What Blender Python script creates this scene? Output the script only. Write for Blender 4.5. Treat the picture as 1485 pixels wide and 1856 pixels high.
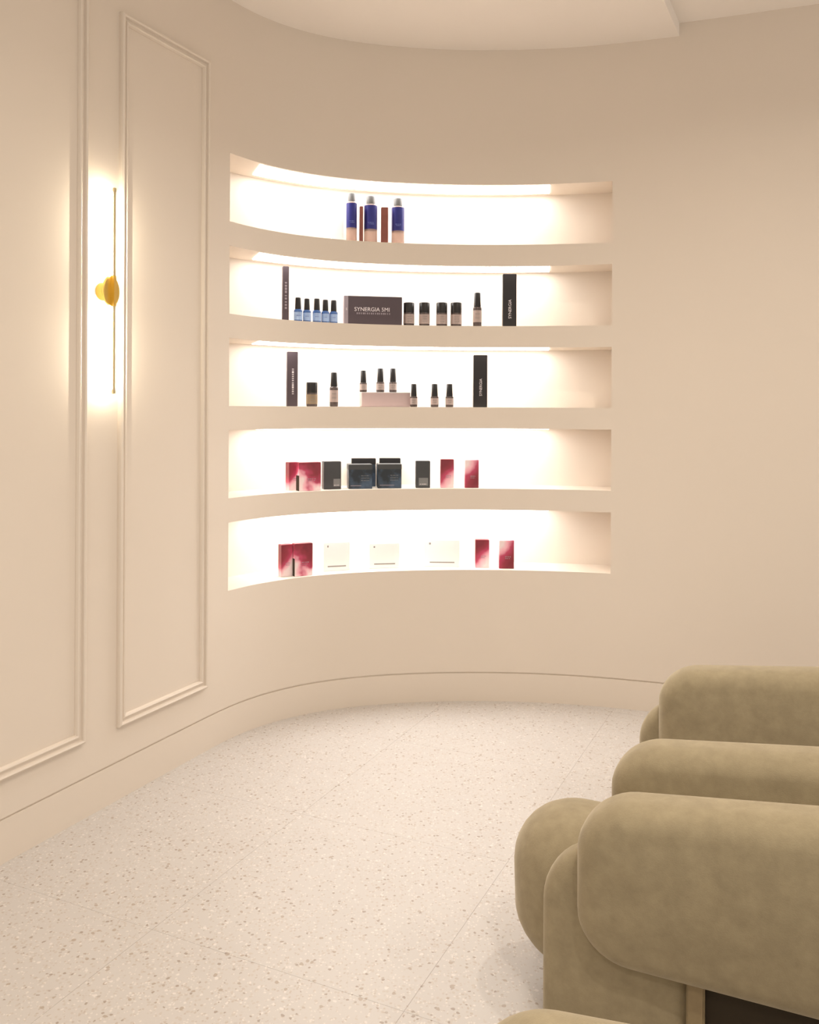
import bpy, bmesh, math, random
from mathutils import Vector, Matrix

for o in list(bpy.data.objects):
    bpy.data.objects.remove(o, do_unlink=True)
scene = bpy.context.scene
C = scene.collection
R = math.radians
random.seed(4)

# ------------------------------------------------------------------ camera, world, exposure
CAM_H = 1.5
cam = bpy.data.cameras.new('camera')
cam.sensor_fit = 'AUTO'
cam.sensor_width = 36.0
cam.lens = 1600.0 * 36.0 / 1856.0
cam.shift_y = -(928.0 - 739.1) / 1856.0
cam.clip_start = 0.05
cam_o = bpy.data.objects.new('camera', cam)
C.objects.link(cam_o)
cam_o.matrix_world = (Matrix.Translation((0, 0, CAM_H)) @ Matrix.Rotation(R(90), 4, 'X')
                      @ Matrix.Rotation(0.0049, 4, 'Z'))
scene.camera = cam_o

world = bpy.data.worlds.new('world')
scene.world = world
world.use_nodes = True
bg = world.node_tree.nodes['Background']
bg.inputs['Color'].default_value = (1.0, 0.93, 0.84, 1)
bg.inputs['Strength'].default_value = 0.74

scene.view_settings.view_transform = 'Standard'
scene.view_settings.look = 'None'
scene.view_settings.gamma = 1.0
scene.view_settings.use_curve_mapping = False
scene.view_settings.exposure = 0.27

FILL_W = 16.0          # each added ceiling fill light
LED_STRENGTH = 9.0         # shelf strips
SCONCE_STRENGTH = 210.0

# ------------------------------------------------------------------ materials
def new_mat(name):
    m = bpy.data.materials.new(name)
    m.use_nodes = True
    nt = m.node_tree
    return m, nt, nt.nodes['Principled BSDF']

def plain(name, col, rough=0.5, metal=0.0, spec=0.5, trans=0.0, ior=1.45, var=0.04, scale=30.0):
    """procedural: colour with a faint noise variation"""
    m, nt, b = new_mat(name)
    n = nt.nodes.new('ShaderNodeTexNoise')
    n.inputs['Scale'].default_value = scale
    n.inputs['Detail'].default_value = 3
    tc = nt.nodes.new('ShaderNodeTexCoord')
    nt.links.new(tc.outputs['Object'], n.inputs['Vector'])
    mx = nt.nodes.new('ShaderNodeMix')
    mx.data_type = 'RGBA'
    mx.inputs[6].default_value = tuple(max(0, c * (1 - var)) for c in col) + (1,)
    mx.inputs[7].default_value = tuple(min(1, c * (1 + var)) for c in col) + (1,)
    nt.links.new(n.outputs['Fac'], mx.inputs[0])
    nt.links.new(mx.outputs[2], b.inputs['Base Color'])
    b.inputs['Roughness'].default_value = rough
    b.inputs['Metallic'].default_value = metal
    b.inputs['Specular IOR Level'].default_value = spec
    b.inputs['Transmission Weight'].default_value = trans
    b.inputs['IOR'].default_value = ior
    return m

def emit(name, col, strength):
    m = bpy.data.materials.new(name)
    m.use_nodes = True
    nt = m.node_tree
    nt.nodes.clear()
    e = nt.nodes.new('ShaderNodeEmission')
    e.inputs['Color'].default_value = tuple(col) + (1,)
    e.inputs['Strength'].default_value = strength
    o = nt.nodes.new('ShaderNodeOutputMaterial')
    nt.links.new(e.outputs[0], o.inputs['Surface'])
    return m

M = {}
M['wall'] = plain('wall_paint', (0.75, 0.665, 0.575), 0.62, spec=0.3, var=0.012, scale=2.5)
M['ceiling'] = plain('ceiling_paint', (0.92, 0.86, 0.80), 0.75, spec=0.2, var=0.01, scale=2)
M['niche'] = plain('niche_paint', (0.80, 0.70, 0.60), 0.6, spec=0.3, var=0.01, scale=3)
M['grout'] = plain('grout', (0.60, 0.53, 0.46), 0.8)
M['led'] = emit('led_light', (1.0, 0.965, 0.935), LED_STRENGTH)
M['sconce_led'] = emit('sconce_light', (1.0, 0.90, 0.70), SCONCE_STRENGTH)
M['fill_lamp'] = emit('fill_light_glow', (1.0, 0.88, 0.74), 6)  # glowing disc of the added ceiling fill lights
M['brass'] = plain('brass', (0.80, 0.56, 0.16), 0.28, metal=1.0, var=0.05)
M['bar'] = plain('sconce_bar_metal', (0.62, 0.53, 0.34), 0.35, metal=0.6)
M['black'] = plain('black_card', (0.018, 0.014, 0.014), 0.4)
M['cap'] = plain('black_plastic', (0.010, 0.008, 0.008), 0.32)
M['plum'] = plain('plum_grey_card', (0.082, 0.058, 0.068), 0.5)
M['greycard'] = plain('dark_grey_card', (0.055, 0.056, 0.058), 0.5)
M['greylabel'] = plain('grey_label', (0.20, 0.20, 0.20), 0.5)
M['white'] = plain('white_card', (0.80, 0.775, 0.755), 0.5, var=0.01)
M['print'] = plain('white_print', (0.80, 0.74, 0.76), 0.6)
M['softprint'] = plain('soft_grey_print', (0.33, 0.28, 0.31), 0.6)
M['greyprint'] = plain('grey_print', (0.26, 0.24, 0.23), 0.6)
M['bluelabel'] = plain('blue_label', (0.020, 0.022, 0.19), 0.4, var=0.15)
M['bluelight'] = plain('pale_blue_print', (0.16, 0.20, 0.48), 0.5)
M['clear'] = plain('pink_clear_bottle', (0.62, 0.45, 0.38), 0.15, trans=0.6, ior=1.35)
M['silver'] = plain('silver_cap', (0.13, 0.125, 0.12), 0.45, metal=0.0)
M['amber'] = plain('reddish_brown_card', (0.24, 0.075, 0.055), 0.5, var=0.2)
M['blueglass'] = plain('blue_glass', (0.07, 0.16, 0.42), 0.15, trans=0.25, var=0.12)
M['palelabel'] = plain('pale_blue_label', (0.33, 0.45, 0.68), 0.5, var=0.1)
M['smoke'] = plain('smoky_glass', (0.09, 0.065, 0.06), 0.2, trans=0.2)
M['taupelabel'] = plain('taupe_label', (0.42, 0.33, 0.30), 0.5, var=0.12)
M['tanlabel'] = plain('tan_label', (0.30, 0.22, 0.14), 0.5, var=0.15)
M['riser'] = plain('pink_grey_riser', (0.50, 0.38, 0.37), 0.5)
M['leg'] = plain('tan_leg', (0.30, 0.23, 0.13), 0.5, var=0.15, scale=60)
M['under'] = plain('underframe_shade_and_spine', (0.035, 0.024, 0.012), 0.8)  # near-black for the shade under the seats; also the carton spines

def terrazzo():
    m, nt, b = new_mat('terrazzo')
    L = nt.links.new
    tc = nt.nodes.new('ShaderNodeTexCoord')
    geo = nt.nodes.new('ShaderNodeNewGeometry')
    wn = nt.nodes.new('ShaderNodeTexNoise')
    wn.inputs['Scale'].default_value = 70
    L(geo.outputs['Position'], wn.inputs['Vector'])
    wm = nt.nodes.new('ShaderNodeVectorMath')
    wm.operation = 'SCALE'
    wm.inputs['Scale'].default_value = 0.011
    L(wn.outputs['Color'], wm.inputs[0])
    warp = nt.nodes.new('ShaderNodeVectorMath')
    warp.operation = 'ADD'
    L(geo.outputs['Position'], warp.inputs[0])
    L(wm.outputs[0], warp.inputs[1])
    def chips(scale, lo, hi):
        v = nt.nodes.new('ShaderNodeTexVoronoi')
        v.inputs['Scale'].default_value = scale
        L(warp.outputs[0], v.inputs['Vector'])
        sep = nt.nodes.new('ShaderNodeSeparateColor')
        L(v.outputs['Color'], sep.inputs[0])
        r = nt.nodes.new('ShaderNodeMapRange')
        r.inputs[1].default_value = lo
        r.inputs[2].default_value = hi
        L(sep.outputs[0], r.inputs[0])
        d = nt.nodes.new('ShaderNodeMapRange')        # round the cells into chips
        d.inputs[1].default_value = 0.48
        d.inputs[2].default_value = 0.36
        L(v.outputs['Distance'], d.inputs[0])
        mu = nt.nodes.new('ShaderNodeMath')
        mu.operation = 'MULTIPLY'
        L(r.outputs[0], mu.inputs[0])
        L(d.outputs[0], mu.inputs[1])
        return mu.outputs[0]
    n = nt.nodes.new('ShaderNodeTexNoise')
    n.inputs['Scale'].default_value = 3.0
    L(geo.outputs['Position'], n.inputs['Vector'])
    base = nt.nodes.new('ShaderNodeMix')
    base.data_type = 'RGBA'
    base.inputs[6].default_value = (0.545, 0.51, 0.478, 1)
    base.inputs[7].default_value = (0.575, 0.54, 0.507, 1)
    L(n.outputs['Fac'], base.inputs[0])
    cur = base.outputs[2]
    for scale, lo, hi, col in ((95, .72, .78, (0.53, 0.475, 0.425)), (140, .80, .84, (0.66, 0.615, 0.57)),
                               (120, .86, .90, (0.49, 0.425, 0.37)), (90, .945, .955, (0.36, 0.30, 0.25)),
                               (72, .965, .97, (0.42, 0.35, 0.29)), (85, .965, .97, (0.68, 0.635, 0.595))):
        mx = nt.nodes.new('ShaderNodeMix')
        mx.data_type = 'RGBA'
        L(chips(scale, lo, hi), mx.inputs[0])
        L(cur, mx.inputs[6])
        mx.inputs[7].default_value = col + (1,)
        cur = mx.outputs[2]
    L(cur, b.inputs['Base Color'])
    b.inputs['Roughness'].default_value = 0.42
    b.inputs['Specular IOR Level'].default_value = 0.4
    return m
M['terrazzo'] = terrazzo()

def velvet():
    m, nt, b = new_mat('olive_velvet')
    L = nt.links.new
    tc = nt.nodes.new('ShaderNodeTexCoord')
    n1 = nt.nodes.new('ShaderNodeTexNoise')
    n1.inputs['Scale'].default_value = 22
    n1.inputs['Detail'].default_value = 6
    n1.inputs['Roughness'].default_value = 0.65
    L(tc.outputs['Object'], n1.inputs['Vector'])
    ramp = nt.nodes.new('ShaderNodeValToRGB')
    ramp.color_ramp.elements[0].position = 0.32
    ramp.color_ramp.elements[1].position = 0.70
    ramp.color_ramp.elements[0].color = (0.298, 0.248, 0.160, 1)
    ramp.color_ramp.elements[1].color = (0.372, 0.312, 0.202, 1)
    L(n1.outputs['Fac'], ramp.inputs[0])
    L(ramp.outputs[0], b.inputs['Base Color'])
    n2 = nt.nodes.new('ShaderNodeTexNoise')
    n2.inputs['Scale'].default_value = 350
    L(tc.outputs['Object'], n2.inputs['Vector'])
    bp = nt.nodes.new('ShaderNodeBump')
    bp.inputs['Strength'].default_value = 0.25
    bp.inputs['Distance'].default_value = 0.002
    L(n2.outputs['Fac'], bp.inputs['Height'])
    L(bp.outputs[0], b.inputs['Normal'])
    b.inputs['Roughness'].default_value = 0.9
    b.inputs['Specular IOR Level'].default_value = 0.1
    b.inputs['Sheen Weight'].default_value = 0.5
    b.inputs['Sheen Roughness'].default_value = 0.4
    b.inputs['Sheen Tint'].default_value = (1.0, 0.90, 0.75, 1)
    return m
M['velvet'] = velvet()

def red_card(name, seed, slope, shift, flip=1.0, namp=0.7):
    """printed carton: dark red cloud over pink fading to white"""
    m, nt, b = new_mat(name)
    L = nt.links.new
    tc = nt.nodes.new('ShaderNodeTexCoord')
    sep = nt.nodes.new('ShaderNodeSeparateXYZ')
    L(tc.outputs['Object'], sep.inputs[0])
    n = nt.nodes.new('ShaderNodeTexNoise')
    n.noise_dimensions = '4D'
    n.inputs['W'].default_value = seed
    n.inputs['Scale'].default_value = 14
    n.inputs['Detail'].default_value = 2
    L(tc.outputs['Object'], n.inputs['Vector'])
    def math_(op, a, c):
        q = nt.nodes.new('ShaderNodeMath')
        q.operation = op
        for i, w in enumerate((a, c)):
            if isinstance(w, (int, float)):
                q.inputs[i].default_value = w
            else:
                L(w, q.inputs[i])
        return q.outputs[0]
    k = math_('MULTIPLY', sep.outputs[2], 7.0 * flip)
    k = math_('ADD', k, math_('MULTIPLY', sep.outputs[0], slope))
    k = math_('ADD', k, math_('MULTIPLY', n.outputs['Fac'], namp))
    k = math_('ADD', k, shift)
    ramp = nt.nodes.new('ShaderNodeValToRGB')
    e = ramp.color_ramp.elements
    e[0].position, e[0].color = 0.0, (0.88, 0.72, 0.72, 1)
    e[1].position, e[1].color = 1.0, (0.20, 0.022, 0.035, 1)
    for p, c in ((0.22, (0.86, 0.42, 0.50)), (0.42, (0.52, 0.06, 0.13)), (0.7, (0.28, 0.03, 0.05))):
        q = e.new(p)
        q.color = c + (1,)
    L(k, ramp.inputs[0])
    L(ramp.outputs[0], b.inputs['Base Color'])
    b.inputs['Roughness'].default_value = 0.4
    return m

def blue_card():
    m, nt, b = new_mat('navy_carton')
    L = nt.links.new
    tc = nt.nodes.new('ShaderNodeTexCoord')
    n = nt.nodes.new('ShaderNodeTexNoise')
    n.inputs['Scale'].default_value = 16
    n.inputs['Detail'].default_value = 3
    L(tc.outputs['Object'], n.inputs['Vector'])
    ramp = nt.nodes.new('ShaderNodeValToRGB')
    e = ramp.color_ramp.elements
    e[0].position, e[0].color = 0.42, (0.018, 0.024, 0.032, 1)
    e[1].position, e[1].color = 0.72, (0.075, 0.12, 0.19, 1)
    L(n.outputs['Fac'], ramp.inputs[0])
    L(ramp.outputs[0], b.inputs['Base Color'])
    b.inputs['Roughness'].default_value = 0.4
    return m
M['navy'] = blue_card()

# ------------------------------------------------------------------ object helpers
def obj(name, bm, mat, parent=None, smooth=None):
    me = bpy.data.meshes.new(name)
    bmesh.ops.recalc_face_normals(bm, faces=bm.faces)
    bm.to_mesh(me)
    bm.free()
    if smooth is not None:
        for p in me.polygons:
            p.use_smooth = True
        me.set_sharp_from_angle(angle=R(smooth))
    me.materials.append(M[mat] if isinstance(mat, str) else mat)
    o = bpy.data.objects.new(name, me)
    C.objects.link(o)
    if parent:
        o.parent = parent
    return o

def tag(o, label, cat, group=None):
    o['label'] = label
    o['category'] = cat
    if group:
        o['group'] = group
    return o

def struct(o):
    o['kind'] = 'structure'
    return o

def thing(name, label, cat, loc, rz=0.0, group=None):
    o = bpy.data.objects.new(name, None)
    o.empty_display_size = 0.05
    C.objects.link(o)
    o.location = loc
    o.rotation_euler = (0, 0, rz)
    return tag(o, label, cat, group)

def add_box(bm, x0, x1, y0, y1, z0, z1, bev=0.0):
    b2 = bmesh.new()
    bmesh.ops.create_cube(b2, size=1.0)
    for v in b2.verts:
        v.co = Vector(((x0 + x1) / 2 + v.co.x * (x1 - x0), (y0 + y1) / 2 + v.co.y * (y1 - y0),
                       (z0 + z1) / 2 + v.co.z * (z1 - z0)))
    if bev:
        bmesh.ops.bevel(b2, geom=b2.edges[:], offset=bev, segments=2, affect='EDGES')
    me = bpy.data.meshes.new('t')
    b2.to_mesh(me)
    b2.free()
    bm.from_mesh(me)
    bpy.data.meshes.remove(me)
    return bm

def box(x0, x1, y0, y1, z0, z1, bev=0.0):
    return add_box(bmesh.new(), x0, x1, y0, y1, z0, z1, bev)

def lathe(profile, seg=28, sx=1.0, sy=1.0):
    """profile: (radius, z) from bottom to top, closed at both ends"""
    bm = bmesh.new()
    rings = []
    for r, z in profile:
        rings.append([bm.verts.new((math.cos(2 * math.pi * i / seg) * r * sx,
                                    math.sin(2 * math.pi * i / seg) * r * sy, z)) for i in range(seg)])
    for a, b in zip(rings, rings[1:]):
        for i in range(seg):
            j = (i + 1) % seg
            bm.faces.new((a[i], a[j], b[j], b[i]))
    bm.faces.new(rings[0][::-1])
    bm.faces.new(rings[-1])
    return bm

def text_bm(body, size, ext=0.0006):
    cu = bpy.data.curves.new('t', 'FONT')
    cu.body = body
    cu.size = size
    cu.extrude = ext
    cu.align_x = 'CENTER'
    cu.align_y = 'CENTER'
    cu.resolution_u = 3
    o = bpy.data.objects.new('t', cu)
    C.objects.link(o)
    dg = bpy.context.evaluated_depsgraph_get()
    me = bpy.data.meshes.new_from_object(o.evaluated_get(dg))
    bm = bmesh.new()
    bm.from_mesh(me)
    bpy.data.objects.remove(o)
    bpy.data.curves.remove(cu)
    bpy.data.meshes.remove(me)
    return bm

# ------------------------------------------------------------------ the wall line in plan
SK = [-9, .997, 1.347, 1.747, 2.197, 2.697, 3.097, 3.497, 3.897, 12]
KV = [0, 0, 1.1255, 1.0393, .4604, .3943, .445, .12, 0, 0]
def curv(s):
    for i in range(len(SK) - 1):
        if SK[i] <= s <= SK[i + 1]:
            return KV[i] + (KV[i + 1] - KV[i]) * (s - SK[i]) / (SK[i + 1] - SK[i])
    return 0.0
DS = 0.005
TH, PX, PY = [.4365], [-1.3293], [2.8786]
for i in range(1, 1800):
    k = (curv((i - 1) * DS) + curv(i * DS)) / 2
    TH.append(TH[-1] + k * DS)
    PX.append(PX[-1] + (math.sin(TH[-1]) + math.sin(TH[-2])) / 2 * DS)
    PY.append(PY[-1] + (math.cos(TH[-1]) + math.cos(TH[-2])) / 2 * DS)
def P(s, off=0.0):
    """point on the wall line at arc length s, moved 'off' metres into the wall; and its heading"""
    if s <= 0:
        a = TH[0]
        x, y = PX[0] + math.sin(a) * s, PY[0] + math.cos(a) * s
    else:
        i = min(int(s / DS), len(TH) - 2)
        q = s / DS - i
        a = TH[i] + (TH[i + 1] - TH[i]) * q
        x, y = PX[i] + (PX[i + 1] - PX[i]) * q, PY[i] + (PY[i + 1] - PY[i]) * q
    return x - math.cos(a) * off, y + math.sin(a) * off, a

def srange(s0, s1, step=0.03):
    n = max(1, int(round((s1 - s0) / step)))
    return [s0 + (s1 - s0) * i / n for i in range(n + 1)]

def sweep(profile, ss, closed=True, bm=None):
    """profile of (off, z) swept along the wall line"""
    bm = bm or bmesh.new()
    rings = []
    for s in ss:
        rings.append([bm.verts.new((*P(s, o)[:2], z)) for o, z in profile])
    n = len(profile)
    for a, b in zip(rings, rings[1:]):
        for i in range(n if closed else n - 1):
            j = (i + 1) % n
            bm.faces.new((a[i], a[j], b[j], b[i]))
    if closed:
        bm.faces.new(rings[0])
        bm.faces.new(rings[-1][::-1])
    return bm

Z_GROOVE, Z_BASE = 0.150, 0.143
Z_CEIL, Z_UP = 3.332, 3.396
S_BACK0, S_BACK1 = 0.99, 3.92          # the curved stretch
S_END = 7.0
N_S0, N_S1 = 1.21, 3.235               # the niche opening
N_D = 0.24                             # its depth
SHELF_Z = [2.336, 1.920, 1.504, 1.088, 0.672]
OPEN = 0.307
N_Z0, N_Z1 = SHELF_Z[4], SHELF_Z[0] + OPEN

# straight walls: a slab with a shadow groove above the skirting
def wall_profile():
    return [(0, Z_GROOVE), (0, Z_UP + .02), (.3, Z_UP + .02), (.3, Z_GROOVE)]
struct(obj('wall_left', sweep(wall_profile(), [-4.6, -2, 0, .6, S_BACK0]), 'wall'))
struct(obj('wall_right', sweep(wall_profile(), [S_BACK1, 5, S_END]), 'wall'))

def curved_wall():
    bm = bmesh.new()
    ss = srange(S_BACK0, N_S0) + srange(N_S0, N_S1, .025)[1:] + srange(N_S1, S_BACK1)[1:]
    zs = [Z_GROOVE, N_Z0, N_Z1, Z_UP + .02]
    def inn(i):
        return N_S0 - 1e-6 <= ss[i] and ss[i + 1] <= N_S1 + 1e-6
    V = {}
    def vert(i, z, o):
        key = (i, z, o)
        if key not in V:
            V[key] = bm.verts.new((*P(ss[i], o)[:2], z))
        return V[key]
    def quad(*k):
        bm.faces.new([vert(*q) for q in k])
    n = len(ss) - 1
    for i in range(n):
        for z0, z1 in zip(zs, zs[1:]):
            if z0 == N_Z0 and inn(i):
                continue
            quad((i, z0, 0), (i + 1, z0, 0), (i + 1, z1, 0), (i, z1, 0))
        quad((i, zs[0], 0), (i, zs[0], .3), (i + 1, zs[0], .3), (i + 1, zs[0], 0))
        quad((i, zs[0], .3), (i, zs[-1], .3), (i + 1, zs[-1], .3), (i + 1, zs[0], .3))
        if inn(i):
            quad((i, N_Z0, N_D), (i + 1, N_Z0, N_D), (i + 1, N_Z1, N_D), (i, N_Z1, N_D))
            quad((i, N_Z0, 0), (i + 1, N_Z0, 0), (i + 1, N_Z0, N_D), (i, N_Z0, N_D))
            quad((i, N_Z1, 0), (i, N_Z1, N_D), (i + 1, N_Z1, N_D), (i + 1, N_Z1, 0))
    a = next(i for i in range(n) if inn(i))
    b = max(i for i in range(n) if inn(i)) + 1
    for e in (a, b):
        quad((e, N_Z0, 0), (e, N_Z0, N_D), (e, N_Z1, N_D), (e, N_Z1, 0))
    return bm
wall_back = struct(obj('wall_back', curved_wall(), 'wall', smooth=25))

base_prof = [(0, 0), (0, Z_BASE), (.006, Z_BASE), (.006, Z_GROOVE), (.30, Z_GROOVE), (.30, 0)]
struct(obj('baseboard_left', sweep(base_prof, [-4.6, -2, 0, .6, S_BACK0]), 'wall'))
struct(obj('baseboard_back', sweep(base_prof, srange(S_BACK0, S_BACK1)), 'wall', smooth=25))
struct(obj('baseboard_right', sweep(base_prof, [S_BACK1, 5, S_END]), 'wall'))

# floor: bedding plus large terrazzo tiles laid square to the left wall
A0 = .4365
UX, UY = math.sin(A0), math.cos(A0)            # along the left wall, away from the camera
VX, VY = math.cos(A0), -math.sin(A0)           # away from the left wall
def uv(u, v):
    return Vector((UX * u + VX * v, UY * u + VY * v, 0))
fb = bmesh.new()
q = [uv(-2.0, -2.75), uv(-2.0, 4.0), uv(5.4, 4.0), uv(5.4, -2.75)]
lo = [fb.verts.new((p.x, p.y, -.12)) for p in q]
hi = [fb.verts.new((p.x, p.y, -.0010)) for p in q]
fb.faces.new(hi)
fb.faces.new(lo[::-1])
for i in range(4):
    j = (i + 1) % 4
    fb.faces.new((lo[i], lo[j], hi[j], hi[i]))
floor = struct(obj('floor', fb, 'grout'))
TILE = 0.8
tile_mesh = None
for iu in range(-5, 3):
    for iv in range(-2, 6):
        u0, v0 = 2.785 + iu * TILE, -.933 + iv * TILE
        if u0 > 4.9:
            continue
        if tile_mesh is None:
            t = obj('tile', box(0.0004, TILE - .0004, 0.0004, TILE - .0004, -.012, 0), 'terrazzo', floor)
            tile_mesh = t.data
        else:
            t = bpy.data.objects.new('tile', tile_mesh)
            C.objects.link(t)
            t.parent = floor
        p = uv(u0, v0)
        t.location = (p.x, p.y, 0)
        t.rotation_euler = (0, 0, math.atan2(UY, UX) - R(90))

# ceilings: a lowered soffit over the bay, the main ceiling a hand higher
S_SOF = 3.553
cx_, cy_, _ = P(S_SOF)
ea = R(26.0)
sof = bmesh.new()
pts = [P(s, .02)[:2] for s in [-4.6, -2, 0, .6] + srange(S_BACK0, S_SOF)]
pts[-1] = (cx_, cy_)
pts.append((cx_ - math.sin(ea) * 7.0, cy_ - math.cos(ea) * 7.0))
lo = [sof.verts.new((x, y, Z_CEIL)) for x, y in pts]
hi = [sof.verts.new((x, y, Z_UP + .02)) for x, y in pts]
sof.faces.new(lo)
sof.faces.new(hi[::-1])
for i in range(len(pts)):
    j = (i + 1) % len(pts)
    sof.faces.new((lo[i], hi[i], hi[j], lo[j]))
ceiling_low = struct(obj('ceiling', sof, 'ceiling'))
upc = bmesh.new()
q = [uv(-2.0, -2.75), uv(-2.0, 4.0), uv(5.4, 4.0), uv(5.4, -2.75)]
lo = [upc.verts.new((p.x, p.y, Z_UP)) for p in q]
hi = [upc.verts.new((p.x, p.y, Z_UP + .15)) for p in q]
upc.faces.new(lo)
upc.faces.new(hi[::-1])
for i in range(4):
    j = (i + 1) % 4
    upc.faces.new((lo[i], hi[i], hi[j], lo[j]))
struct(obj('ceiling', upc, 'ceiling'))

# picture-frame mouldings on the left wall
def moulding(name, s0, s1, z0, z1):
    """outer size; profile runs inwards: (inset, height)"""
    prof = [(0, 0), (0, .010), (.002, .017), (.008, .021), (.014, .018), (.016, .008), (.024, .007),
            (.027, .013), (.032, .015), (.037, .012), (.040, .004), (.040, 0)]
    bm = bmesh.new()
    loops = []
    for ins, hgt in prof:
        loops.append([bm.verts.new((*P(s, -hgt)[:2], z)) for s, z in
                      ((s0 + ins, z0 + ins), (s1 - ins, z0 + ins), (s1 - ins, z1 - ins), (s0 + ins, z1 - ins))])
    for a, b in zip(loops, loops[1:]):
        for i in range(4):
            j = (i + 1) % 4
            bm.faces.new((a[i], a[j], b[j], b[i]))
    return struct(obj(name, bm, 'wall'))
moulding('trim_1', -.95, .355, .281, 2.998)
moulding('trim_2', .522, 1.055, .281, 2.998)

# ------------------------------------------------------------------ shelves with their light strips
L_S0, L_S1 = 1.41, 2.925
def led_bm(z):
    bm = bmesh.new()
    rings = []
    for k in range(41):
        t_ = k / 40
        rings.append([bm.verts.new((*P((1 - t_) * (L_S0 + .45 * o) + t_ * L_S1, o)[:2], zz))
                      for o, zz in ((.018, z - .003), (.018, z + .001), (.19, z + .001), (.19, z - .003))])
    for a_, b_ in zip(rings, rings[1:]):
        for q_ in range(4):
            r_ = (q_ + 1) % 4
            bm.faces.new((a_[q_], a_[r_], b_[r_], b_[q_]))
    bm.faces.new(rings[0])
    bm.faces.new(rings[-1][::-1])
    return bm
for i, z in enumerate(SHELF_Z[:4]):
    zb = SHELF_Z[i + 1] + OPEN
    x, y, a = P((N_S0 + N_S1) / 2)
    sh = thing('display_shelf', ['curved beige display shelf carrying three blue-labelled bottles, topmost',
                                 'curved beige display shelf carrying the wide plum box and five blue bottles',
                                 'curved beige display shelf carrying the small riser with bottles',
                                 'curved beige display shelf carrying red cartons and two navy boxes'][i],
               'shelf', (0, 0, 0), 0, 'curved shelves in the lit wall niche')
    ss = srange(N_S0, N_S1, .025)
    obj('board', sweep([(0, zb), (0, z), (N_D, z), (N_D, zb)], ss), 'wall', sh, smooth=25)
    st = obj('light_strip', led_bm(zb), 'led', sh)
    st['label'] = 'white light strip under the shelf edge'
st = obj('light_strip', led_bm(N_Z1), 'led', wall_back)

# ------------------------------------------------------------------ wall sconce
SC_S, SC_Z = .438, 1.925
x, y, a = P(SC_S)
sc = thing('wall_sconce', 'slim vertical brass wall light with round backplate between the wall panels', 'wall light',
           (x, y, SC_Z), math.atan2(-math.sin(a), math.cos(a)))        # local x points into the room
def xcyl(prof, seg=40):
    """lathe around local x: (radius, x)"""
    bm = lathe([(r, xx) for r, xx in prof], seg)
    bmesh.ops.rotate(bm, verts=bm.verts, matrix=Matrix.Rotation(R(90), 3, 'Y'))
    return bm
obj('backplate', xcyl([(.031, 0), (.033, .002), (.033, .030), (.026, .040)]), 'brass', sc, smooth=30)
disc = xcyl([(.052, .040), (.056, .042), (.056, .047), (.052, .049)])
for v_ in disc.verts:
    v_.co.y *= .74                      # an upright oval
obj('disc', disc, 'brass', sc, smooth=30)
hb = .372
bar = obj('bar', box(.056, .064, -.0045, .0045, -hb, hb, .0015), 'bar', sc)
obj('clip', box(.048, .0652, -.0062, .0062, -.056, .056, .001), 'brass', sc)
led = bmesh.new()
for z0, z1 in ((-hb + .01, -.06), (.06, hb - .01)):
    add_box(led, .0545, .0562, -.004, .004, z0, z1)
lo_ = obj('light_strip', led, 'sconce_led', sc)
lo_['label'] = 'warm light strip on the back of the bar'
for z in (-hb, hb):
    obj('end_cap', box(.054, .066, -.006, .006, z - .007, z + .007, .002), 'bar', sc)

# ------------------------------------------------------------------ lounge chairs
def pillow(L, H, W, Rc, r, bulge=0.0, nseg=10, taper=0.0):
    """rounded-rectangle outline (L along x, H along z, corner radius Rc) with thickness W along y,
    rims rounded by r and faces bulged; taper raises the top edge towards +x"""
    def outline(ins):
        l, hgt, rc = L / 2 - ins, H / 2 - ins, max(Rc - ins, .004)
        rc = min(rc, l * .999, hgt * .999)
        out = []
        for cxs, czs, a0 in ((1, 1, 0), (-1, 1, 90), (-1, -1, 180), (1, -1, 270)):
            for k in range(nseg + 1):
                a = R(a0 + 90 * k / nseg)
                out.append((cxs * (l - rc) + rc * math.cos(a), czs * (hgt - rc) + rc * math.sin(a)))
            # straight run to the next corner
            nx, nz = {0: (-1, 1), 90: (-1, -1), 180: (1, -1), 270: (1, 1)}[a0]
            na = R(a0 + 90)
            p0 = out[-1]
            p1 = (nx * (l - rc) + rc * math.cos(na), nz * (hgt - rc) + rc * math.sin(na))
            for k in range(1, 6):
                out.append((p0[0] + (p1[0] - p0[0]) * k / 6, p0[1] + (p1[1] - p0[1]) * k / 6))
        return out
    m = min(L, H) / 2
    steps = []
    for k in range(9):                       # rounded rim
        a = R(90) * k / 8
        steps.append((r * (1 - math.cos(a)), W / 2 - r + r * math.sin(a)))
    steps = steps                            # from side wall (inset 0) to face (inset r)
    for k in range(1, 7):
        f_ = k / 6
        ins = r + (m * .93 - r) * f_
        steps.append((ins, W / 2 + bulge * (1 - (1 - f_) ** 2)))
    bm = bmesh.new()
    rings = []
    seq = [(i, -y) for i, y in reversed(steps)] + [(i, y) for i, y in steps]
    for ins, yy in seq:
        rings.append([bm.verts.new((px, yy, pz + taper * (px / L) * max(0, (pz + H / 2) / H))) for px, pz in outline(ins)])
    n = len(rings[0])
    for a, b in zip(rings, rings[1:]):
        for i in range(n):
            j = (i + 1) % n
            bm.faces.new((a[i], a[j], b[j], b[i]))
    bm.faces.new(rings[0][::-1])
    bm.faces.new(rings[-1])
    bmesh.ops.remove_doubles(bm, verts=bm.verts, dist=1e-5)
    return bm

def shift(bm, x=0, y=0, z=0):
    bmesh.ops.translate(bm, verts=bm.verts, vec=(x, y, z))
    return bm

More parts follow.
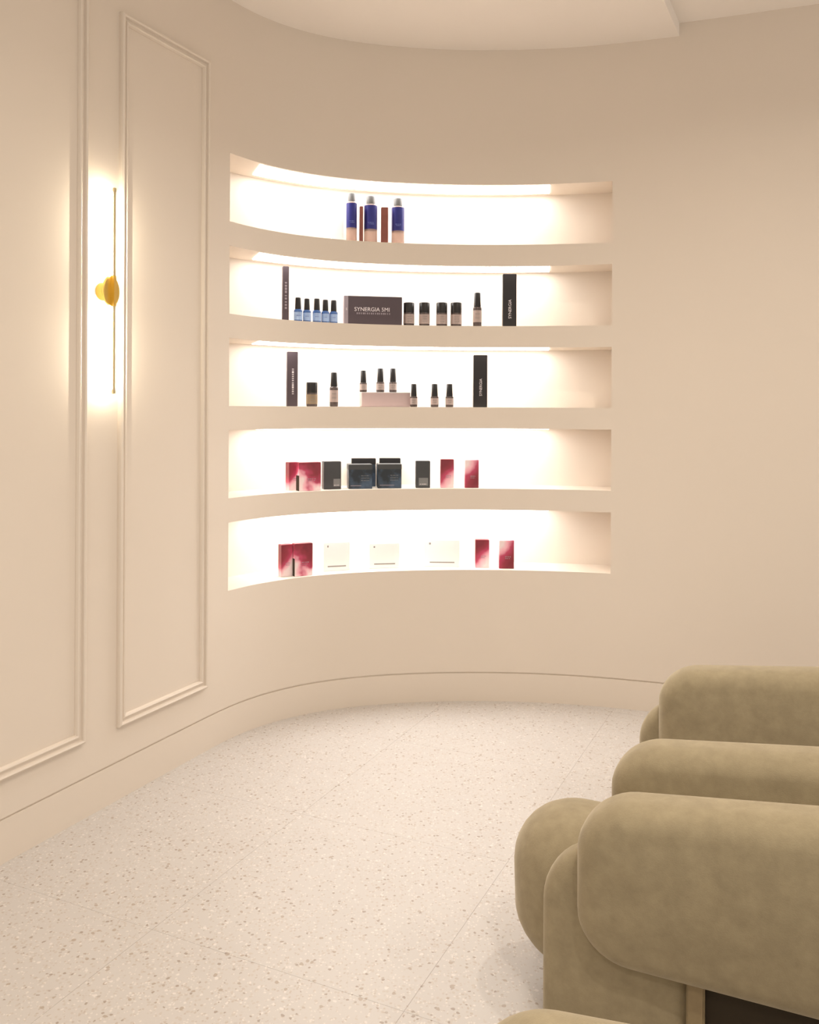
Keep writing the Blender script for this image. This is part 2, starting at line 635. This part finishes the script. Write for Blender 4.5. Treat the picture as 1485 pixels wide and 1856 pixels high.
ARM_Y = 0.19
def lounge_chair(label, u, v, rz_extra=0.0, far_arm=True, seat_front=-.745):
    """local frame: +x towards the back of the chair, +y along the row away from the camera"""
    p = uv(u, v)
    t = thing('lounge_chair', label, 'armchair', (p.x, p.y, 0), math.atan2(VY, VX) + rz_extra,
              'olive velvet lounge chairs in a row')
    sl = .30 - seat_front
    seat = pillow(sl, .34, .40, .168, .14, .001)        # outline in x-y, thickness up
    bmesh.ops.rotate(seat, verts=seat.verts, matrix=Matrix.Rotation(R(90), 3, 'X'))
    for vv in seat.verts:                              # dome the top, tuck the bottom
        zz = (vv.co.z + .205) / .41
        if zz < .5:
            f_ = 1 - .14 * (1 - zz / .5) ** 2
            vv.co.x = (vv.co.x + sl / 2 - .3) * f_ - sl / 2 + .3
            vv.co.y *= f_
    shift(seat, (seat_front + .30) / 2, 0, .245)
    obj('seat', seat, 'velvet', t, smooth=60)
    sides = (-1, 1) if far_arm else (-1,)
    for sd in sides:
        arm = pillow(.98, .425, .175, .13, .07, .012, taper=.11)
        shift(arm, -.525 + .49, sd * ARM_Y, .4105)
        obj('armrest', arm, 'velvet', t, smooth=60)
        pad = pillow(.36, .62, .11, .15, .045, .008)
        shift(pad, -.62 + .18 + (.20 if sd > 0 else 0 if far_arm else .02), sd * (ARM_Y - (.030 if sd < 0 else .005)), .132)
        bmesh.ops.bisect_plane(pad, geom=pad.verts[:] + pad.edges[:] + pad.faces[:], plane_co=(0, 0, .012),
                               plane_no=(0, 0, -1), clear_outer=True)
        bmesh.ops.holes_fill(pad, edges=[e for e in pad.edges if e.is_boundary])
        obj('side_pad', pad, 'velvet', t, smooth=60)
        obj('leg', box(-.272, -.232, sd * (ARM_Y + .015) - .02, sd * (ARM_Y + .015) + .02, 0, .28, .004), 'leg', t)
    back = pillow(.66, .56, .2, .14, .09, .02)
    bmesh.ops.rotate(back, verts=back.verts, matrix=Matrix.Rotation(R(90), 3, 'Z'))
    shift(back, .40, 0, .46)
    obj('backrest', back, 'velvet', t, smooth=60)
    obj('underframe_shade', box(-.238, .46, -.208, .208, .0, .27, .006), 'under', t)  # underframe, its near-black colour standing in for shade in the void
    return t
lounge_chair('olive velvet lounge chair with its whole seat and both arms in view', 2.307, 0)
lounge_chair('olive velvet lounge chair at the end of the row by the wall', 3.475, 0, 0, False, -.43)
lounge_chair('olive velvet lounge chair cut off by the bottom edge, nearest of the row', 1.086, .03)

# ------------------------------------------------------------------ added ceiling fill lights (out of view above and behind)
def fill_light(u, v, where, k=1.0):
    p = uv(u, v)
    zc = Z_CEIL if v < (cx_ * VX + cy_ * VY) - .1 else Z_UP
    t = thing('fill_light', 'added round ceiling fill light ' + where, 'fill_light', (p.x, p.y, zc), 0, 'added ceiling fill lights')
    obj('ring', lathe([(.055, 0), (.055, -.006), (.045, -.008), (.044, -.001)], 28), 'ceiling', t, smooth=40)
    obj('lens', lathe([(.042, -.0012), (.042, -.004)], 28), 'fill_lamp', t)
    li = bpy.data.lights.new('fill_area', 'AREA')
    li.shape = 'DISK'
    li.size = .09
    li.energy = FILL_W * k
    li.color = (1.0, .91, .80)
    li.spread = R(150)
    lo = bpy.data.objects.new('fill_lamp', li)
    C.objects.link(lo)
    lo.parent = t
    lo.location = (0, 0, -.012)
for u, v, w, k in ((2.2, -1.3, 'over the open floor', .12), (2.9, .0, 'between the two farther chairs', .75), (1.7, .0, 'between the two nearer chairs', .35), (.6, -1.3, 'left of the camera', .25),
                (.6, .6, 'behind the nearest chair', 1), (-1.0, -.4, 'behind the camera', 1.3), (2.6, 2.2, 'to the far right', 1)):
    fill_light(u, v, w, k)

# ------------------------------------------------------------------ goods on the shelves
def place(name, label, cat, shelf, s, ang, off, group=None, z0=None):
    x, y, a = P(s, off)
    z = SHELF_Z[shelf - 1] if z0 is None else z0
    return thing(name, label, cat, (x, y, z + .0003), R(90 - ang), group)   # local -y faces the room

def text_on_front(t, body, x, y, z, size, mat, vertical=False, name='lettering'):
    bm = text_bm(body, size)
    m = Matrix.Rotation(R(90), 3, 'X')
    if vertical:
        m = m @ Matrix.Rotation(R(90), 3, 'Z')
    bmesh.ops.rotate(bm, verts=bm.verts, matrix=m)
    shift(bm, x, y - .0004, z)
    return obj(name, bm, mat, t)

def marks(t, x0, x1, y, z, hgt, n, mat, name='print', vertical=False):
    """a row of tiny print too small to read"""
    bm = bmesh.new()
    w = (x1 - x0) / n
    for i in range(n):
        k = random.uniform(.35, .8)
        if vertical:
            add_box(bm, z - hgt / 2, z + hgt / 2, y - .0006, y, x0 + w * i, x0 + w * (i + k))
        else:
            add_box(bm, x0 + w * i, x0 + w * (i + k), y - .0006, y, z - hgt / 2, z + hgt / 2)
    return obj(name, bm, mat, t)

def carton(t, w, d, h, mat, name='carton_body'):
    o = obj(name, box(-w / 2, w / 2, -d / 2, d / 2, 0, h, .0012), mat, t)
    fl = obj('lid_flap', box(-w / 2 + .002, w / 2 - .002, -d / 2 + .002, d / 2 - .002, h - .0005, h + .0012, .0004), mat, t)
    return o

# top shelf
NAMES3 = ['left', 'middle', 'right']
for k, (s, ang, w, h) in enumerate(((1.9285, 81.3, .054, .252), (2.0233, 83.1, .068, .2445), (2.1603, 85.2, .066, .2415))):
    t = place('spray_bottle', f'clear bottle with blue label and silver cap, {NAMES3[k]} one of three on top shelf', 'bottle', 1, s, ang, .075,
              'blue-labelled bottles on the top shelf')
    r = w / 2
    obj('body', lathe([(r * .9, 0), (r, .006), (r, h * .80), (r * .93, h * .815), (r * .62, h * .835)]), 'clear', t, smooth=40)
    lb = obj('label', lathe([(r * 1.012, h * .30), (r * 1.012, h * .795)], 28), 'bluelabel', t, smooth=40)
    marks(lb, -r * .45, r * .5, -r * 1.012, h * .43, .004, 4, 'bluelight')
    marks(lb, -r * .35, r * .5, -r * 1.012, h * .40, .003, 5, 'bluelight')
    obj('cap', lathe([(r * .68, h * .830), (r * .68, h * .985), (r * .60, h)]), 'silver', t, smooth=40)
for s, ang, w, h, lab in ((1.9735, 82.2, .018, .185, 'slim reddish brown carton between left and middle blue-labelled bottles'),
                          (2.0905, 84.2, .036, .188, 'reddish brown carton between middle and right blue-labelled bottles')):
    t = place('carton', lab, 'carton', 1, s, ang, .062)
    carton(t, w, .03, h, 'amber')
t = place('carton', 'tall white carton at the back left of the blue-labelled bottles', 'carton', 1, 1.8815, 80.3, .16)
cb = carton(t, .061, .05, .222, 'white')

# second shelf
t = place('carton', 'tall narrow plum-grey carton left of the five blue bottles', 'carton', 2, 1.6005, 73, .08)
cb = carton(t, .0305, .03, .268, 'plum')
marks(cb, .06, .2, -.015, 0, .010, 9, 'softprint', vertical=True)
N5 = ['leftmost', 'second from left', 'middle', 'second from right', 'rightmost']
for k, (s, ang, w, h) in enumerate(((1.6563, 74.5, .042, .1197), (1.7017, 75.8, .040, .1177), (1.7522, 77.1, .042, .1213),
                                    (1.7954, 78.3, .041, .1185), (1.837, 79.3, .0415, .1182))):
    t = place('polish_bottle', f'small blue bottle with black cap, {N5[k]} of five on second shelf', 'bottle', 2, s, ang, .06,
              'small blue bottles on the second shelf')
    r = w / 2
    obj('body', lathe([(r * .92, 0), (r, .004), (r, h * .44), (r * .9, h * .50), (r * .55, h * .54)]), 'blueglass', t, smooth=40)
    lb = obj('label', lathe([(r * 1.015, h * .08), (r * 1.015, h * .40)]), 'palelabel', t, smooth=40)
    marks(lb, -r * .5, r * .5, -r * 1.015, h * .25, .004, 3, 'bluelight')
    obj('cap', lathe([(r * .74, h * .53), (r * .66, h * .97), (r * .60, h)]), 'cap', t, smooth=40)
t = place('presentation_box', 'wide plum-grey box with white lettering on second shelf', 'box', 2, 2.0342, 80, .07)
bw, bd, bh = .2968, .06, .146
bb = obj('box_body', box(-bw / 2, bw / 2, -bd / 2, bd / 2, 0, bh, .0015), 'plum', t)
sb = obj('side_band', box(-bw / 2 - .0008, -bw / 2 + .020, -bd / 2 - .0008, bd / 2 - .004, .001, bh - .001), M['softprint'], t)
text_on_front(bb, 'SYNERGIA 5MI', -.006, -bd / 2, .078, .0285, 'print')
marks(bb, -.085, .092, -bd / 2, .058, .009, 17, 'softprint')
text_on_front(sb, 'S', -bw / 2 + .0115, -bd / 2 - .001, .078, .016, 'print')
N4 = ['nearest the plum box', 'second from the plum box', 'third from the plum box', 'farthest from the plum box']
def black_jar(t, w, h, lab_mat):
    r = w / 2
    obj('body', lathe([(r * .94, 0), (r, .004), (r, h * .56), (r * .96, h * .58)]), 'smoke', t, smooth=40)
    lb = obj('label', lathe([(r * 1.012, h * .10), (r * 1.012, h * .50)]), lab_mat, t, smooth=40)
    for zz in (.40, .30, .19):
        marks(lb, -r * .35, r * .5, -r * 1.01, h * zz, .004, 4, 'greyprint')
    obj('lid', lathe([(r * .99, h * .565), (r * .99, h * .97), (r * .93, h)]), 'cap', t, smooth=40)
for k, (s, ang, w, h) in enumerate(((2.2161, 85.9, .056, .1204), (2.2946, 86.8, .056, .1222), (2.3829, 87.8, .058, .1237), (2.4557, 88.7, .058, .1247))):
    t = place('cosmetic_jar', f'black-lidded jar with taupe label on second shelf, {N4[k]}', 'jar', 2, s, ang, .06, 'black-lidded jars on the second shelf')
    black_jar(t, w, h, 'taupelabel')
def dropper(t, w, h, cap_frac, lab_mat):
    r = w / 2
    c = h * (1 - cap_frac)
    obj('body', lathe([(r * .92, 0), (r, .004), (r, c * .88), (r * .92, c * .95), (r * .6, c)]), 'smoke', t, smooth=40)
    lb = obj('label', lathe([(r * 1.015, c * .22), (r * 1.015, c * .80)]), lab_mat, t, smooth=40)
    for zz in (.62, .42):
        marks(lb, -r * .5, r * .5, -r * 1.015, c * zz, .004, 3, 'greyprint')
    obj('cap', lathe([(r * .82, c - .001), (r * .76, c + (h - c) * .35), (r * .70, h * .98), (r * .62, h)]), 'cap', t, smooth=40)
t = place('pump_bottle', 'slim dark pump bottle with taupe label beside the tall black carton, second shelf', 'bottle', 2, 2.5633, 89.8, .06)
dropper(t, .0455, .1775, .40, 'taupelabel')
obj('collar', lathe([(.0145, .113), (.0145, .121), (.012, .124)]), 'silver', t, smooth=40)
t = place('carton', 'tall black carton with vertical white lettering at right end of second shelf', 'carton', 2, 2.7252, 91.5, .07)
cb = carton(t, .0705, .05, .2725, 'black')
text_on_front(cb, 'SYNERGIA', .002, -.025, .092, .0215, 'print', True)

# third shelf
t = place('carton', 'tall charcoal carton with long vertical lettering at left end of third shelf', 'carton', 3, 1.6317, 73.9, .07)
cb = carton(t, .0526, .03, .2668, 'plum')
marks(cb, .06, .19, -.015, .002, .009, 14, 'print', vertical=True)
t = place('cosmetic_jar', 'jar with black lid and tan label at left of third shelf', 'jar', 3, 1.729, 76.5, .06)
black_jar(t, .0563, .1194, 'tanlabel')
t = place('spray_bottle', 'slim dark spray bottle beside the tan-labelled jar on third shelf', 'bottle', 3, 1.8403, 79.4, .06)
dropper(t, .0433, .1715, .40, 'taupelabel')
t = place('riser_block', 'low pinkish grey riser block holding three small bottles', 'riser', 3, 2.1034, 80, .10)
obj('block', box(-.125, .125, -.05, .05, 0, .0735, .002), 'riser', t)
obj('top_plate', box(-.126, .126, -.051, .051, .0715, .0745, .0008), 'white', t)
for k, (s, ang, w, h) in enumerate(((1.9918, 82.6, .038, .1104), (2.0766, 84, .042, .122), (2.1402, 85, .040, .123))):
    t = place('dropper_bottle', f'small dark dropper bottle on the riser block, {NAMES3[k]} one of three', 'bottle', 3, s, ang, .078,
              'small dropper bottles on the riser', SHELF_Z[2] + .0748)
    dropper(t, w, h, .55, 'taupelabel')
NN = ['beside the right end of the riser', 'between the riser and the tall black carton', 'nearest the tall black carton']
for k, (s, ang, w, h, off) in enumerate(((2.2383, 86.2, .0372, .1176, .028), (2.3485, 87.5, .042, .1191, .06), (2.4242, 88.3, .042, .1197, .06))):
    t = place('dropper_bottle', f'small dark dropper bottle on third shelf {NN[k]}', 'bottle', 3, s, ang, off, 'small dropper bottles on the third shelf')
    dropper(t, w, h, .52, 'taupelabel')
t = place('carton', 'tall black carton with vertical white lettering at right end of third shelf', 'carton', 3, 2.5798, 90, .07)
cb = carton(t, .0715, .05, .2691, 'black')
text_on_front(cb, 'SYNERGIA', .002, -.025, .103, .0195, 'print', True)

# fourth shelf
def red_box(label, shelf, s, ang, off, w, d, h, mat, spine=True):
    t = place('carton', label, 'carton', shelf, s, ang, off, 'red and pink cartons')
    cb = carton(t, w, d, h, mat)
    if spine:
        obj('side_band', box(-w / 2 - .0006, -w / 2 + .001, -d / 2 + .001, d / 2 - .001, .001, h * .55), 'under', t)
    marks(cb, -w * .1, w * .3, -d / 2, h * .42, .004, 4, 'softprint')
    marks(cb, -w * .1, w * .25, -d / 2, h * .36, .003, 4, 'softprint')
    return t
RC = [red_card('red_pink_print_a', 1.0, -9, -.5), red_card('red_pink_print_b', 3.4, 4, -.95, 1.0, 2.0),
      red_card('red_pink_print_c', 6.1, -7, -.32), red_card('red_pink_print_d', 8.7, 9, .66, -1.0)]
red_box('red and pink carton at the back left of fourth shelf', 4, 1.6541, 55, .105, .06, .04, .138, RC[0], False)
red_box('red and pink carton with dark spine at front left of fourth shelf', 4, 1.708, 62, .045, .1154, .04, .139, RC[1])
t = place('carton', 'dark grey carton beside the red cartons on fourth shelf', 'carton', 4, 1.8363, 72, .08)
cb = carton(t, .089, .05, .1385, 'greycard')
lb = obj('label', box(.005, .040, -.0257, -.0249, .014, .052), 'greylabel', t)
marks(lb, .008, .036, -.0257, .020, .003, 4, 'print')
for s, ang, w, lab in ((1.9754, 80, .1198, 'square navy box on fourth shelf, nearer the dark grey cartons on the left'),
                       (2.1227, 84, .1211, 'square navy box on fourth shelf, right one of the front pair')):
    t = place('presentation_box', lab, 'box', 4, s, ang, .08, 'navy boxes in front on fourth shelf')
    nb = obj('box_body', box(-w / 2, w / 2, -.045, .045, 0, .100, .0015), 'navy', t)
    obj('lid', box(-w / 2 - .001, w / 2 + .001, -.046, .046, .096, .123, .0015), 'greycard', t)
    for zz in (.066, .054, .042):
        marks(nb, .004, .046, -.045, zz, .0035, 6, 'greylabel')
    marks(nb, -w * .42, w * .42, -.045, .016, .003, 1, 'softprint')
for s, ang, w, lab in ((2.0159, 84, .124, 'dark box standing behind the left navy box'), (2.1328, 86, .1079, 'dark box standing behind the right navy box')):
    t = place('presentation_box', lab, 'box', 4, s if s < 2.1 else 2.143, ang, .18)
    obj('box_body', box(-w / 2, w / 2, -.03, .03, 0, .12, .0015), 'navy', t)
    obj('lid', box(-w / 2 - .001, w / 2 + .001, -.031, .031, .115, .147, .0015), 'cap', t)
t = place('carton', 'dark grey carton with pale label right of the navy boxes', 'carton', 4, 2.2901, 86.8, .06)
cb = carton(t, .0736, .05, .1376, 'greycard')
lb = obj('label', box(-.022, .026, -.0257, -.0249, .012, .052), 'greylabel', t)
marks(lb, -.016, .020, -.0257, .020, .003, 4, 'print')
red_box('red carton with pink foot right of the dark grey carton, fourth shelf', 4, 2.4134, 88.2, .06, .0686, .04, .1455, RC[2], False)
red_box('red carton with pink top at right end of fourth shelf', 4, 2.5376, 89.5, .055, .0712, .04, .1435, RC[3], False)

# bottom of the niche
red_box('red carton with pink foot at far left of bottom shelf', 5, 1.6047, 58, .075, .0600, .04, .155, RC[0], False)
red_box('red and pink carton with dark spine, second from left on bottom shelf', 5, 1.6771, 62, .045, .0945, .04, .158, RC[1])
for k, (s, ang, off, w, h, lab) in enumerate(((1.8663, 72, .11, .1357, .1442, 'white carton on bottom shelf nearest the red cartons at left'),
                                              (2.1026, 80, .11, .156, .1284, 'white carton on bottom shelf, middle of the three'),
                                              (2.3956, 92, .12, .1839, .1389, 'white carton on bottom shelf, widest and rightmost of the three'))):
    t = place('carton', lab, 'carton', 5, s, ang, off, 'white cartons on the bottom shelf')
    wb = carton(t, w, .06, h, 'white')
    obj('stripe', box(-w * .34, w * .36, -.0307, -.0299, .020, .026), 'greyprint', wb)
    obj('emblem', box(-w * .36, -w * .31, -.0307, -.0299, h * .83, h * .90), 'greyprint', wb)
red_box('dark red carton with pink foot on bottom shelf beside the widest white carton', 5, 2.5946, 90.1, .08, .0715, .04, .1433, RC[2], False)
red_box('dark red carton with pink top at right end of bottom shelf', 5, 2.7157, 91.4, .06, .0765, .04, .1446, RC[3], False)
